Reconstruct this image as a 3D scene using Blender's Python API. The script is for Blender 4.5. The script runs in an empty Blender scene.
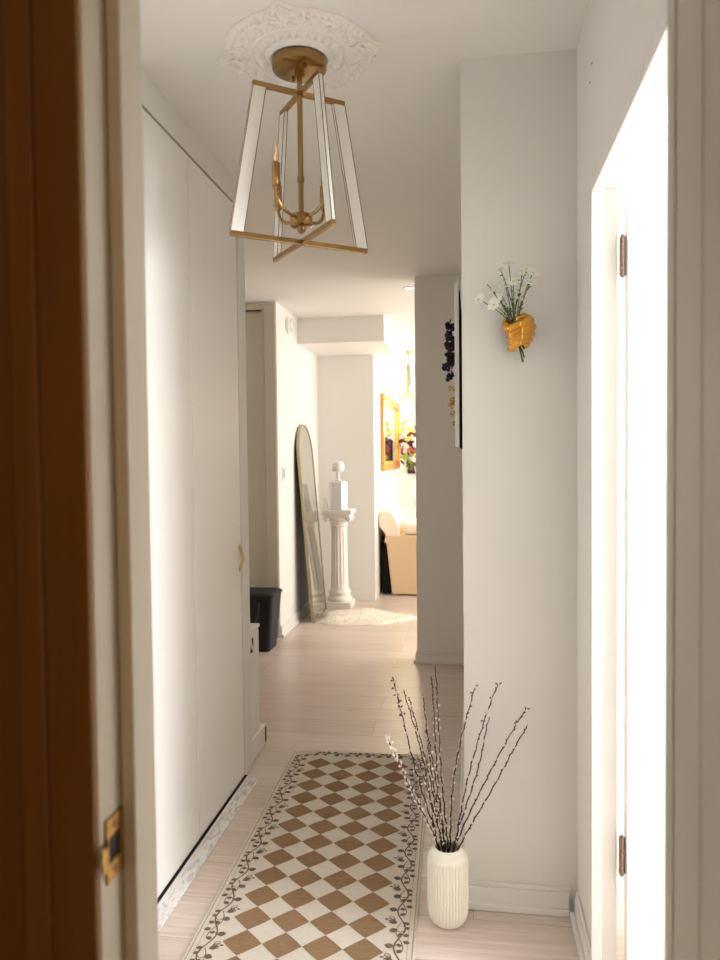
import bpy, bmesh, math, random
from mathutils import Vector, Matrix, Euler
random.seed(7)
PI = math.pi
S = bpy.context.scene
C = S.collection

# ------------------------------------------------------------------ materials
def lin(c):
    return tuple(((v / 255) / 12.92 if v / 255 <= .04045 else ((v / 255 + .055) / 1.055) ** 2.4) for v in c) + (1,)

def mat(name, rgb, rough=.5, metal=0., bump=0., bscale=60., var=0., vscale=3., trans=0., emit=None, estr=0., coat=0., stretch=(1, 1, 1), ior=1.45):
    m = bpy.data.materials.new(name); m.use_nodes = True
    nt = m.node_tree; b = nt.nodes['Principled BSDF']
    b.inputs['Base Color'].default_value = lin(rgb)
    b.inputs['Roughness'].default_value = rough
    b.inputs['Metallic'].default_value = metal
    b.inputs['IOR'].default_value = ior
    if trans: b.inputs['Transmission Weight'].default_value = trans
    if coat: b.inputs['Coat Weight'].default_value = coat
    if emit:
        b.inputs['Emission Color'].default_value = lin(emit); b.inputs['Emission Strength'].default_value = estr
    if bump or var:
        tc = nt.nodes.new('ShaderNodeTexCoord'); mp = nt.nodes.new('ShaderNodeMapping')
        mp.inputs['Scale'].default_value = stretch
        nt.links.new(tc.outputs['Object'], mp.inputs['Vector'])
    if bump:
        n = nt.nodes.new('ShaderNodeTexNoise'); n.inputs['Scale'].default_value = bscale; n.inputs['Detail'].default_value = 3
        bp = nt.nodes.new('ShaderNodeBump'); bp.inputs['Strength'].default_value = bump; bp.inputs['Distance'].default_value = .002
        nt.links.new(mp.outputs[0], n.inputs['Vector']); nt.links.new(n.outputs['Fac'], bp.inputs['Height'])
        nt.links.new(bp.outputs[0], b.inputs['Normal'])
    if var:
        n = nt.nodes.new('ShaderNodeTexNoise'); n.inputs['Scale'].default_value = vscale; n.inputs['Detail'].default_value = 4
        mx = nt.nodes.new('ShaderNodeMix'); mx.data_type = 'RGBA'
        c = lin(rgb)
        mx.inputs['A'].default_value = tuple(v * (1 - var) for v in c[:3]) + (1,)
        mx.inputs['B'].default_value = tuple(min(1, v * (1 + var)) for v in c[:3]) + (1,)
        nt.links.new(mp.outputs[0], n.inputs['Vector']); nt.links.new(n.outputs['Fac'], mx.inputs['Factor'])
        nt.links.new(mx.outputs['Result'], b.inputs['Base Color'])
    return m

WALL = mat('warm_white_wall_paint', (230, 228, 224), .62, bump=.12, bscale=140)
CEIL = mat('flat_ceiling_paint', (233, 231, 227), .8, bump=.1, bscale=120)
TRIM = mat('white_satin_trim', (232, 230, 226), .35)
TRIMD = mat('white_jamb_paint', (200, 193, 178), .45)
CLOSET = mat('closet_door_paint', (240, 238, 234), .38, bump=.05, bscale=40)
LEAF = mat('white_door_paint', (240, 238, 234), .4)
BROWN = mat('shade_brown_casing', (128, 88, 36), .6, var=.25, vscale=4, stretch=(8, 8, .6))  # brown puts the shade on the casing's unlit side into the colour
BROWNW = mat('shade_brown_wall', (120, 84, 34), .8)  # shade of the unlit room coloured into its walls
BRASS = mat('brushed_gold_brass', (164, 132, 84), .24, 1.0, bump=.04, bscale=200)
BRASSD = mat('aged_bronze_edge', (128, 98, 62), .35, 1.0)
CREAM = mat('cream_lacquered_plate', (226, 224, 218), .35, coat=.2)
GOLD = mat('gilded_gold', (226, 166, 74), .2, 1.0, bump=.15, bscale=90)
GOLDF = mat('gold_leaf_frame', (222, 160, 78), .4, .75)
PLASTER = mat('white_plaster', (240, 236, 230), .5, bump=.2, bscale=80)
VASE = mat('matte_ivory_ceramic', (246, 243, 232), .42)
DARK = mat('black_void', (10, 10, 10), .7)
BARK = mat('reddish_brown_bark', (44, 20, 18), .6, var=.3, vscale=60)
BUDSCALE = mat('dark_bud_scale', (86, 46, 36), .5)
CATKIN = mat('silvery_white_catkin', (236, 226, 222), .9, bump=.6, bscale=900)
PETAL = mat('white_petal', (246, 246, 242), .55)
PETALC = mat('pale_yellow_flower_centre', (214, 206, 120), .7)
STEMG = mat('green_stem', (74, 98, 44), .6)
STEMD = mat('dark_stem_end', (34, 34, 22), .7)
RUGL = mat('cream_woven_rug', (224, 215, 202), .9, bump=.9, bscale=420, var=.11, vscale=26, stretch=(1, 5, 1))
RUGB = mat('brown_woven_rug', (150, 120, 88), .9, bump=.9, bscale=420, var=.32, vscale=30, stretch=(1, 6, 1))
RUGV = mat('taupe_vine_print', (112, 94, 80), .9, bump=.5, bscale=420)
RUGE = mat('light_rug_edge', (214, 203, 184), .9, bump=.6, bscale=420)
NAVY = mat('navy_black_plastic', (8, 10, 22), .6)
NAVYL = mat('grey_blue_rim', (52, 58, 72), .35)
MIRR = mat('mirror_glass', (236, 242, 236), .03, 1.0)
FUR = mat('ivory_fur', (253, 248, 238), .95)
LINEN = mat('beige_linen_slipcover', (222, 196, 160), .9, bump=.6, bscale=300)
LINENL = mat('cream_cushion_linen', (242, 228, 208), .9, bump=.6, bscale=300)
BLACKF = mat('black_fabric', (14, 12, 12), .9)
CANVAS = mat('white_canvas_edge', (226, 222, 214), .7)
FLD = mat('backlit_blue_petal', (22, 24, 44), .6)  # blue petals, their backlit darkness put into the colour
FLR = mat('dark_wine_petal', (64, 22, 26), .6)
FLY = mat('yellow_petal', (226, 196, 110), .6)
FLP = mat('dusty_rose_petal', (160, 74, 70), .6)
FLG = mat('olive_leaf', (110, 120, 50), .7)
FLT = mat('pale_gold_petal', (196, 164, 112), .6)
WHITEP = mat('white_plastic', (238, 238, 234), .35)
NICKEL = mat('speckled_old_nickel_hinge', (150, 130, 118), .4, .7, var=.6, vscale=160)
OLDBRASS = mat('old_brass_strike', (176, 140, 74), .35, .9, var=.5, vscale=90)
GLASS = mat('clear_bulb_glass', (255, 250, 240), .02, trans=1.0, ior=1.25)
FILA = mat('warm_filament', (255, 190, 120), .5, emit=(255, 160, 80), estr=1.5)
CRYSTAL = mat('crystal_glass', (245, 245, 245), .03, trans=1.0, ior=1.5)
WPANE = mat('window_glass', (250, 252, 255), 0., trans=1.0, ior=1.01)
GOLDPULL = mat('champagne_gold_pull', (214, 190, 130), .3, .8)
DIRT = mat('worn_wood_sill', (110, 74, 38), .8, var=.6, vscale=60)
LAMPW = mat('white_glazed_ceramic', (236, 236, 236), .25, coat=.4)

def glow_mat(name, rgb, s):
    return mat(name, rgb, .5, emit=rgb, estr=s)
DOWN = glow_mat('recessed_lamp_lens', (255, 236, 200), 6)
BULBG = glow_mat('chandelier_candle_glow', (255, 220, 150), 8)

def floor_mat():
    m = bpy.data.materials.new('pale_oak_plank_floor'); m.use_nodes = True
    nt = m.node_tree; b = nt.nodes['Principled BSDF']; N = nt.nodes.new; L = nt.links.new
    tc = N('ShaderNodeTexCoord'); mp = N('ShaderNodeMapping'); L(tc.outputs['Object'], mp.inputs[0])
    br = N('ShaderNodeTexBrick'); br.offset = .37
    br.inputs['Scale'].default_value = 1; br.inputs['Brick Width'].default_value = 1.28; br.inputs['Row Height'].default_value = .19
    br.inputs['Mortar Size'].default_value = .0012; br.inputs['Mortar Smooth'].default_value = .2
    br.inputs['Color1'].default_value = lin((222, 209, 200)); br.inputs['Color2'].default_value = lin((212, 197, 186)); br.inputs['Mortar'].default_value = lin((168, 148, 130))
    L(mp.outputs[0], br.inputs['Vector'])
    mp2 = N('ShaderNodeMapping'); mp2.inputs['Scale'].default_value = (1.2, 26, 1); L(tc.outputs['Object'], mp2.inputs[0])
    ns = N('ShaderNodeTexNoise'); ns.inputs['Scale'].default_value = 3; ns.inputs['Detail'].default_value = 6; ns.inputs['Distortion'].default_value = .5; L(mp2.outputs[0], ns.inputs['Vector'])
    cr = N('ShaderNodeValToRGB'); cr.color_ramp.elements[0].position = .3; cr.color_ramp.elements[0].color = (.83, .80, .77, 1)
    cr.color_ramp.elements[1].position = .7; cr.color_ramp.elements[1].color = (1.04, 1.04, 1.04, 1); L(ns.outputs['Fac'], cr.inputs[0])
    mx = N('ShaderNodeMix'); mx.data_type = 'RGBA'; mx.blend_type = 'MULTIPLY'; mx.inputs['Factor'].default_value = 1
    L(br.outputs['Color'], mx.inputs['A']); L(cr.outputs[0], mx.inputs['B']); L(mx.outputs['Result'], b.inputs['Base Color'])
    mp3 = N('ShaderNodeMapping'); mp3.inputs['Scale'].default_value = (.5, 1, 1); L(tc.outputs['Object'], mp3.inputs[0])
    wv = N('ShaderNodeTexWave'); wv.wave_type = 'BANDS'; wv.bands_direction = 'Y'; wv.inputs['Scale'].default_value = 9; wv.inputs['Distortion'].default_value = 2.5; wv.inputs['Detail'].default_value = 2
    L(mp3.outputs[0], wv.inputs['Vector'])
    bp = N('ShaderNodeBump'); bp.inputs['Strength'].default_value = .12; bp.inputs['Distance'].default_value = .004; L(wv.outputs['Fac'], bp.inputs['Height'])
    bp2 = N('ShaderNodeBump'); bp2.inputs['Strength'].default_value = .35; bp2.inputs['Distance'].default_value = .002; bp2.invert = True
    L(br.outputs['Fac'], bp2.inputs['Height']); L(bp.outputs[0], bp2.inputs['Normal']); L(bp2.outputs[0], b.inputs['Normal'])
    b.inputs['Roughness'].default_value = .34
    return m
FLOOR = floor_mat()

def marble_mat():
    m = bpy.data.materials.new('white_grey_marble'); m.use_nodes = True
    nt = m.node_tree; b = nt.nodes['Principled BSDF']; N = nt.nodes.new; L = nt.links.new
    tc = N('ShaderNodeTexCoord'); mp = N('ShaderNodeMapping'); mp.inputs['Rotation'].default_value = (0, 0, .7); mp.inputs['Scale'].default_value = (14, 5, 5); L(tc.outputs['Object'], mp.inputs[0])
    ns = N('ShaderNodeTexNoise'); ns.inputs['Scale'].default_value = 2.4; ns.inputs['Detail'].default_value = 7; ns.inputs['Distortion'].default_value = 2.2; L(mp.outputs[0], ns.inputs['Vector'])
    cr = N('ShaderNodeValToRGB'); e = cr.color_ramp.elements
    e[0].position = .38; e[0].color = lin((204, 202, 208)); e[1].position = .52; e[1].color = lin((238, 236, 236)); L(ns.outputs['Fac'], cr.inputs[0])
    L(cr.outputs[0], b.inputs['Base Color']); b.inputs['Roughness'].default_value = .25
    return m
MARBLE = marble_mat()

# ------------------------------------------------------------------ mesh builder
class MB:
    def __init__(s): s.v = []; s.f = []; s.m = []; s.sm = []
    def add(s, vs, fs, mi=0, smooth=False):
        o = len(s.v); s.v += [tuple(v) for v in vs]
        for f in fs: s.f.append(tuple(i + o for i in f)); s.m.append(mi); s.sm.append(smooth)
        return s
    def box(s, x0, x1, y0, y1, z0, z1, mi=0):
        vs = [(x, y, z) for z in (z0, z1) for y in (y0, y1) for x in (x0, x1)]
        return s.add(vs, [(0, 2, 3, 1), (4, 5, 7, 6), (0, 1, 5, 4), (2, 6, 7, 3), (0, 4, 6, 2), (1, 3, 7, 5)], mi)
    def hexa(s, q0, q1, mi=0, smooth=False):
        n = len(q0)
        return s.add(list(q0) + list(q1), [tuple(reversed(range(n))), tuple(range(n, 2 * n))] + [(i, (i + 1) % n, n + (i + 1) % n, n + i) for i in range(n)], mi, smooth)
    def tube(s, pts, r, n=8, mi=0, cap=True, smooth=True):
        pts = [Vector(p) for p in pts]; rs = r if isinstance(r, (list, tuple)) else [r] * len(pts)
        vs = []; up = None
        for i, p in enumerate(pts):
            d = (pts[min(i + 1, len(pts) - 1)] - pts[max(i - 1, 0)])
            d = d.normalized() if d.length > 1e-9 else Vector((0, 0, 1))
            if up is None:
                up = d.orthogonal().normalized()
            else:
                up = (up - d * up.dot(d)); up = up.normalized() if up.length > 1e-6 else d.orthogonal().normalized()
            w = d.cross(up)
            for k in range(n):
                a = 2 * PI * k / n; vs.append(p + (up * math.cos(a) + w * math.sin(a)) * rs[i])
        fs = []
        for i in range(len(pts) - 1):
            for k in range(n):
                a = i * n + k; b = i * n + (k + 1) % n; fs.append((a, b, b + n, a + n))
        if cap: fs += [tuple(reversed(range(n))), tuple(range((len(pts) - 1) * n, len(pts) * n))]
        return s.add(vs, fs, mi, smooth)
    def lathe(s, prof, n=32, c=(0, 0, 0), mi=0, fn=None, smooth=True, axis='Z', capb=True, capt=True):
        vs = []
        for (r, z) in prof:
            for k in range(n):
                a = 2 * PI * k / n; rr = fn(r, z, a) if fn else r
                x, y = rr * math.cos(a), rr * math.sin(a)
                vs.append((c[0] + x, c[1] + y, c[2] + z) if axis == 'Z' else ((c[0] + z, c[1] + x, c[2] + y) if axis == 'X' else (c[0] + y, c[1] + z, c[2] + x)))
        fs = []
        for i in range(len(prof) - 1):
            for k in range(n):
                a = i * n + k; b = i * n + (k + 1) % n; fs.append((a, b, b + n, a + n))
        if capb: fs.append(tuple(reversed(range(n))))
        if capt: fs.append(tuple(range((len(prof) - 1) * n, len(prof) * n)))
        return s.add(vs, fs, mi, smooth)
    def ball(s, c, r, n=8, mi=0, sc=(1, 1, 1), rot=None):
        c = Vector(c); vs = [Vector((0, 0, -1))]; h = max(3, n // 2)
        for i in range(1, h):
            t = PI * i / h
            for k in range(n): a = 2 * PI * k / n; vs.append(Vector((math.sin(t) * math.cos(a), math.sin(t) * math.sin(a), -math.cos(t))))
        vs.append(Vector((0, 0, 1))); out = []
        for v in vs:
            w = Vector((v.x * sc[0], v.y * sc[1], v.z * sc[2])) * r
            if rot: w = rot @ w
            out.append(c + w)
        fs = [(0, 1 + (k + 1) % n, 1 + k) for k in range(n)]
        for i in range(h - 2):
            for k in range(n): a = 1 + i * n + k; b = 1 + i * n + (k + 1) % n; fs.append((a, b, b + n, a + n))
        l = len(vs) - 1; o = 1 + (h - 2) * n
        fs += [(o + k, o + (k + 1) % n, l) for k in range(n)]
        return s.add(out, fs, mi, True)
    def build(s, name, mats, parent=None, bevel=0., seg=2, loc=None, subd=0, solid=0):
        me = bpy.data.meshes.new(name)
        org = Vector(loc) if loc else Vector((0, 0, 0))
        me.from_pydata([Vector(v) - org for v in s.v], [], s.f)
        if not isinstance(mats, (list, tuple)): mats = [mats]
        for m in mats: me.materials.append(m)
        me.polygons.foreach_set('material_index', s.m); me.polygons.foreach_set('use_smooth', s.sm)
        bm = bmesh.new(); bm.from_mesh(me); bmesh.ops.recalc_face_normals(bm, faces=bm.faces)
        for e in bm.edges:
            if len(e.link_faces) == 2 and e.calc_face_angle(0) > .65: e.smooth = False
        bm.to_mesh(me); bm.free()
        me.update()
        o = bpy.data.objects.new(name, me); C.objects.link(o); o.location = org
        if parent:
            o.parent = parent; o.location = org
        if solid:
            md = o.modifiers.new('Solidify', 'SOLIDIFY'); md.thickness = solid
        if bevel:
            md = o.modifiers.new('Bevel', 'BEVEL'); md.width = bevel; md.segments = seg; md.limit_method = 'ANGLE'; md.angle_limit = .6
        if subd:
            md = o.modifiers.new('Subdivision', 'SUBSURF'); md.levels = subd; md.render_levels = subd
        return o

def tag(o, label, cat, group=None, kind=None):
    if label: o['label'] = label
    if cat: o['category'] = cat
    if group: o['group'] = group
    if kind: o['kind'] = kind
    return o
def thing(name, label, cat, loc=(0, 0, 0), rz=0, group=None, kind=None):
    o = bpy.data.objects.new(name, None); C.objects.link(o); o.empty_display_size = .05
    o.location = loc; o.rotation_euler = (0, 0, rz)
    return tag(o, label, cat, group, kind)
def struct(name, mb, m, label, cat, **k):
    return tag(mb.build(name, m, **k), label, cat, kind='structure')
def dup(root, loc, rz, label=None, scale=1):
    r = root.copy(); C.objects.link(r); r.location = loc; r.rotation_euler = (0, 0, rz); r.scale = (scale,) * 3
    if label: r['label'] = label
    for ch in root.children:
        c = ch.copy(); C.objects.link(c); c.parent = r
        for g in ch.children:
            d = g.copy(); C.objects.link(d); d.parent = c
    return r
def B(*a): return MB().box(*a)

# ------------------------------------------------------------------ room shell
H = 2.44
struct('floor', B(-2.1, 3.7, -1.8, 9.3, -.08, 0), FLOOR, 'pale oak plank floor running through the hallway', 'floor')
struct('ceiling', B(-2.1, 3.7, -1.8, 9.3, H, H + .08), CEIL, 'smooth off-white ceiling over the hallway', 'ceiling')

# wall holding the closet
w = MB(); w.box(-1.02, -.932, .817, 2.913, 2.341, H); w.box(-1.9, -.929, 2.913, 3.012, 0, H); w.box(-1.02, -.932, .817, .86, 0, 2.341)
struct('wall_left', w, WALL, 'off-white wall strip above and beyond the tall closet doors', 'wall')
struct('wall_closet', B(-1.7, -1.62, .817, 2.9125, 0, H), WALL, 'plain wall at the back of the closet', 'wall')
cd = tag(bpy.data.objects.new('door_1', None), 'tall white flat folding closet doors along the hallway', 'door', kind='structure'); C.objects.link(cd); cd.location = (-.95, 1.9, 0)
def P3(p, root): return (p[0] - root.location.x, p[1] - root.location.y, p[2] - root.location.z)
def boxp(root, x0, x1, y0, y1, z0, z1, mb=None):
    l = root.location; mb = mb or MB(); return mb.box(x0 - l.x, x1 - l.x, y0 - l.y, y1 - l.y, z0 - l.z, z1 - l.z)
for (a, b) in ((.865, 1.369), (1.374, 1.877), (1.883, 2.3845), (2.3905, 2.893)):
    boxp(cd, -.955, -.926, a, b, .0145, 2.325).build('door_panel', CLOSET, cd, bevel=.0025)
# champagne pull: an S-shaped double ring handle
pts = []
for i in range(33):
    t = i / 32; z = .862 + .105 * t
    pts.append((.040 - abs(t - .5) * .028, 2.872 - 1.9 + .010 * math.sin(t * 4 * PI), z))
h = MB(); h.tube(pts, .0042, 8); h.tube([(p[0], 2 * (2.872 - 1.9) - p[1], p[2]) for p in pts], .0042, 8)
h.tube([(.024, .972, .872), (.036, .972, .872)], .004, 8); h.tube([(.024, .972, .957), (.036, .972, .957)], .004, 8)
h.build('pull_handle', GOLDPULL, cd)
t = MB(); t.box(-.985, -.866, .82, 2.9125, .0005, .006); struct('trim_1', t, MARBLE, 'marble sill strip on the floor under the closet doors', 'door sill', bevel=.003)
t = MB(); t.box(-.917, -.907, .82, 2.9125, .0065, .013); struct('trim_2', t, TRIM, 'thin white metal floor track of the closet doors', 'door track', bevel=.002)
struct('trim_13', B(-.96, -.9175, .87, 2.912, .0065, .0105), DARK, 'black strip painting the gap shade at the foot of the closet doors', 'door track')  # black strip painted in for the shade under the doors
struct('trim_12', B(-.975, -.9425, .87, 2.9, 2.3275, 2.340), DARK, 'black strip painting the gap shade above the closet doors', 'door track')  # no track modelled; black fills the shaded gap below the header

# wall between the dark room and the hallway
w = MB(); w.box(-2.0, -.396, .71, .805, 0, H); w.box(.2314, 3.0, .71, .817, 0, H); w.box(-.396, .2314, .71, .805, 2.05, H)
struct('wall_front', w, WALL, 'hallway side of the wall around the nearest doorway', 'wall')
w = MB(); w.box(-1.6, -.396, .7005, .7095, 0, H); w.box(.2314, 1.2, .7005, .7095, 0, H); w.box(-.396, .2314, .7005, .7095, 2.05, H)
struct('wall_front.001', w, BROWNW, 'wall beside the nearest door frame, its shade coloured dark brown', 'wall')
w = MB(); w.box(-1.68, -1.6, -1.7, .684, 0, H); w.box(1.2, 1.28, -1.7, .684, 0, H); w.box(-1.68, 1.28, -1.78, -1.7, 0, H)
struct('wall_back', w, BROWNW, 'walls of the unlit room, their shade coloured dark brown', 'wall')
# jamb with stop and strike
fr = tag(bpy.data.objects.new('trim_3', None), 'cream painted door jamb at the dark doorway with strike plate', 'door frame', kind='structure'); C.objects.link(fr); fr.location = (-.38, .75, 0)
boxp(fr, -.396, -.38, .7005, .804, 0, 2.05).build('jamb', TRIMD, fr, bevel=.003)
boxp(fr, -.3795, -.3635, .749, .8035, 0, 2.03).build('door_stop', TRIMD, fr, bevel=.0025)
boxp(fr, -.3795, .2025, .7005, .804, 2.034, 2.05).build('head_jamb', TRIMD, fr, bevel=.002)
# strike plate (plate with lip and dark latch hole)
zc = .908; pl = MB()
def plate(mb, y0, y1, z0, z1, x0=-.3795, x1=-.3775): return boxp(fr, x0, x1, y0, y1, z0, z1, mb)
plate(pl, .712, .749, zc + .014, zc + .034); plate(pl, .712, .749, zc - .034, zc - .014); plate(pl, .741, .749, zc - .014, zc + .014); plate(pl, .712, .717, zc - .014, zc + .014)
lip = [(-.3775, .714), (-.374, .707), (-.373, .700), (-.3745, .694)]
for i in range(3):
    (xa, ya), (xb, yb) = lip[i], lip[i + 1]
    q0 = [P3((xa, ya, zc - .013), fr), P3((xb, yb, zc - .013), fr), P3((xb, yb, zc + .013), fr), P3((xa, ya, zc + .013), fr)]
    pl.hexa(q0, [(v[0] + .0015, v[1] - .0004, v[2]) for v in q0])
sp = pl.build('strike_plate', OLDBRASS, fr); sp['label'] = 'old brass strike plate with dark latch hole'
hb = MB(); plate(hb, .717, .741, zc - .014, zc + .014, -.3797, -.3790); hb.build('latch_hole', DARK, sp)
for dz in (-.024, .024):
    MB().lathe([(.0045, 0), (.0045, .0006), (.003, .0012)], 12, P3((-.3775, .730, zc + dz), fr), axis='X').build('screw', BRASSD, sp)
# casing on the dark side, stepped profile
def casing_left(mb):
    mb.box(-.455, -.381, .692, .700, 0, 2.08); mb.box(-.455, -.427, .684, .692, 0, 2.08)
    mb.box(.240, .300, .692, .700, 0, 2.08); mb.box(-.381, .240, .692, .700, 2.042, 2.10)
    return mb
struct('trim_4', casing_left(MB()), BROWN, 'casing around the nearest doorway, its shade coloured dark brown', 'door casing', bevel=.002)
# opposite jamb and the open door leaf
fr2 = tag(bpy.data.objects.new('trim_5', None), 'painted hinge side jamb of the nearest doorway', 'door frame', kind='structure'); C.objects.link(fr2); fr2.location = (.2154, .75, 0)
boxp(fr2, .2034, .2314, .7005, .8175, 0, 2.05).build('jamb', TRIMD, fr2, bevel=.001)
boxp(fr2, .2022, .2033, .786, .817, 0, 2.03).build('door_stop', TRIMD, fr2, bevel=.0005)
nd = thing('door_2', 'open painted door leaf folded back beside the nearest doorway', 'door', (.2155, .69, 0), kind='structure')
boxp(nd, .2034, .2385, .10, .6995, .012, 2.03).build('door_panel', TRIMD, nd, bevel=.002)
for zc in (.30, 1.05, 1.80):
    MB().lathe([(.0055, -.045), (.0055, .045)], 12, P3((.2455, .6935, zc), nd)).build('hinge', OLDBRASS, nd)

# wall with the doorway to the bright side room
RX = .296
w = MB(); w.box(RX, .351, .817, 1.08, 0, H); w.box(RX, .351, 1.875, 2.155, 0, H); w.box(RX, .351, 1.08, 1.875, 1.967, H)
wr = struct('wall_right', w, WALL, 'off-white wall pierced by the doorway to the bright room', 'wall')
for z in (2.236, 2.268):
    MB().lathe([(.003, 0), (.0025, .0012)], 10, (RX - .0013, 1.925 - (z - 2.236) * .9, z), axis='X').build('nail_hole', BRASSD, wr)
fr3 = tag(bpy.data.objects.new('trim_6', None), 'white lining of the doorway into the bright room', 'door frame', kind='structure'); C.objects.link(fr3); fr3.location = (.31, 1.86, 0)
boxp(fr3, .290, .349, 1.86, 1.8745, 0, 1.9665).build('jamb', TRIM, fr3, bevel=.0015)
boxp(fr3, .287, .312, 1.853, 1.8595, 0, 1.945).build('jamb_lip', TRIM, fr3, bevel=.002)
boxp(fr3, .287, .349, 1.081, 1.8595, 1.952, 1.9665).build('head_jamb', TRIM, fr3, bevel=.0015)
boxp(fr3, .287, .312, 1.095, 1.8595, 1.945, 1.9515).build('head_lip', TRIM, fr3, bevel=.002)
boxp(fr3, .287, .349, 1.081, 1.095, 0, 1.9515).build('jamb', TRIM, fr3, bevel=.0015)
boxp(fr3, .292, .352, 1.096, 1.852, .0005, .010).build('threshold', DIRT, fr3, bevel=.002)
# side room leaf standing open, its face to the doorway
lf = thing('door_3', 'white flat door standing open into the bright room, worn lower hinge', 'door', (.367, 1.842, 0), kind='structure')
boxp(lf, .3665, 1.02, 1.836, 1.871, .012, 1.95).build('door_panel', LEAF, lf, bevel=.003)
for zc in (1.788, .342):
    hm = MB()
    for i in range(5):
        hm.lathe([(.0058, 0), (.0058, .0172)], 12, P3((.3575, 1.8455, zc - .045 + i * .018), lf))
    hm.ball(P3((.3575, 1.8455, zc + .047), lf), .005, 8); hm.ball(P3((.3575, 1.8455, zc - .047), lf), .005, 8)
    boxp(lf, .351, .366, 1.848, 1.8495, zc - .045, zc + .045, hm)
    hm.build('hinge', NICKEL, lf)
# side room shell
w = MB(); w.box(3.0, 3.1, -.7, 0, 0, H); w.box(3.0, 3.1, 1.5, 2.4, 0, H); w.box(3.0, 3.1, 0, 1.5, 0, .7); w.box(3.0, 3.1, 0, 1.5, 2.15, H)
struct('wall_side', w, WALL, 'window wall of the bright side room', 'wall')
struct('wall_side.001', B(1.285, 3.1, -.8, -.7, 0, H), WALL, 'plain wall of the side room opposite its door', 'wall')
struct('wall_side.002', B(.351, 3.1, 2.25, 2.35, 0, H), WALL, 'sunlit wall behind the open white door', 'wall')
def window(name, x, y0, y1, z0, z1, label):
    r = thing(name, label, 'window', (x, (y0 + y1) / 2, z0), kind='structure')
    f = MB(); b = .05
    boxp(r, x, x + .08, y0, y1, z0, z0 + b, f); boxp(r, x, x + .08, y0, y1, z1 - b, z1, f); boxp(r, x, x + .08, y0, y0 + b, z0 + b, z1 - b, f); boxp(r, x, x + .08, y1 - b, y1, z0 + b, z1 - b, f)
    boxp(r, x + .02, x + .06, (y0 + y1) / 2 - .02, (y0 + y1) / 2 + .02, z0 + b, z1 - b, f)
    f.build('window_frame', TRIM, r)
    boxp(r, x + .038, x + .042, y0 + b, y1 - b, z0 + b, z1 - b).build('pane', WPANE, r)
window('window_1', 3.01, 0, 1.5, .7, 2.15, 'white framed window lighting the side room')

# block with the vase in front
w = MB(); w.box(-.024, RX, 2.155, 4.68, 0, H); struct('wall_inner', w, WALL, 'off-white wall face behind the vase and gold hand', 'wall')
def baseboard(name, x0, x1, y0, y1, nx, ny, label, h=.078, m=TRIM):
    # runs along one wall; (nx, ny) points into the room
    mb = MB(); L0 = .012; L1 = .024
    def strip(t0, t1, z0, z1):
        if nx: a, b = sorted((x0 + nx * t0, x0 + nx * t1)); mb.box(a, b, y0, y1, z0, z1)
        else: a, b = sorted((y0 + ny * t0, y0 + ny * t1)); mb.box(x0, x1, a, b, z0, z1)
    strip(.0005, L0, .0005, h - .014); strip(.0005, L0 - .004, h - .014, h); strip(L0, L1, .0005, .02)
    return struct(name, mb, m, label, 'baseboard', bevel=.003)
baseboard('baseboard_inner', -.022, RX - .0245, 2.155, 0, 0, -1, 'white baseboard on the wall face behind the vase')
baseboard('baseboard_right', RX, 0, 1.89, 2.1305, -1, 0, 'short white baseboard between the corner and the bright doorway')
baseboard('baseboard_inner.001', -.024, 0, 2.16, 4.655, -1, 0, 'long baseboard beside the hallway under the wall canvas')

# wall end before the living room
struct('wall_end', B(-.345, 3.6, 4.68, 4.80, 0, H), WALL, 'shaded wall end beyond the canvas, before the living room', 'wall')
baseboard('baseboard_end', -.345, -.0485, 4.68, 0, 0, -1, 'baseboard at the foot of the shaded wall end', h=.075)
baseboard('baseboard_end.001', -.345, 0, 4.67, 4.80, -1, 0, 'short baseboard on the living room edge of the shaded wall', h=.075)

# foyer
struct('wall_foyer', B(-2.0, -1.9, 3.015, 5.33, 0, H).box(-2.0, -1.475, 5.335, 5.38, 0, H), WALL, 'hidden side wall of the entry recess with added light-blocking backing', 'wall')  # second box is unseen backing, added to block sky behind the door
w = MB(); w.box(-1.475, -1.385, 5.23, 6.67, 0, H); w.box(-2.0, -1.475, 5.23, 5.33, 2.40, H)
struct('wall_left.001', w, WALL, 'bright wall behind the leaning arched mirror', 'wall')
ed = thing('door_4', 'shaded beige entry door in the recess behind the bin', 'door', (-1.68, 5.25, 0), kind='structure')
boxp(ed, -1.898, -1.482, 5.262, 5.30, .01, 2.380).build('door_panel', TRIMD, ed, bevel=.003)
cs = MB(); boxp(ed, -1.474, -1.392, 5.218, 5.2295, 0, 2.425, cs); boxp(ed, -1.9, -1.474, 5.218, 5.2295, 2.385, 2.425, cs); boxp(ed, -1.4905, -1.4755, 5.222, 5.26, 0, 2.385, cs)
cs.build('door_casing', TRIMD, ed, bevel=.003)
baseboard('baseboard_left', -1.385, 0, 5.235, 6.64, 1, 0, 'white baseboard under the light switch and leaning mirror', h=.085)
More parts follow.
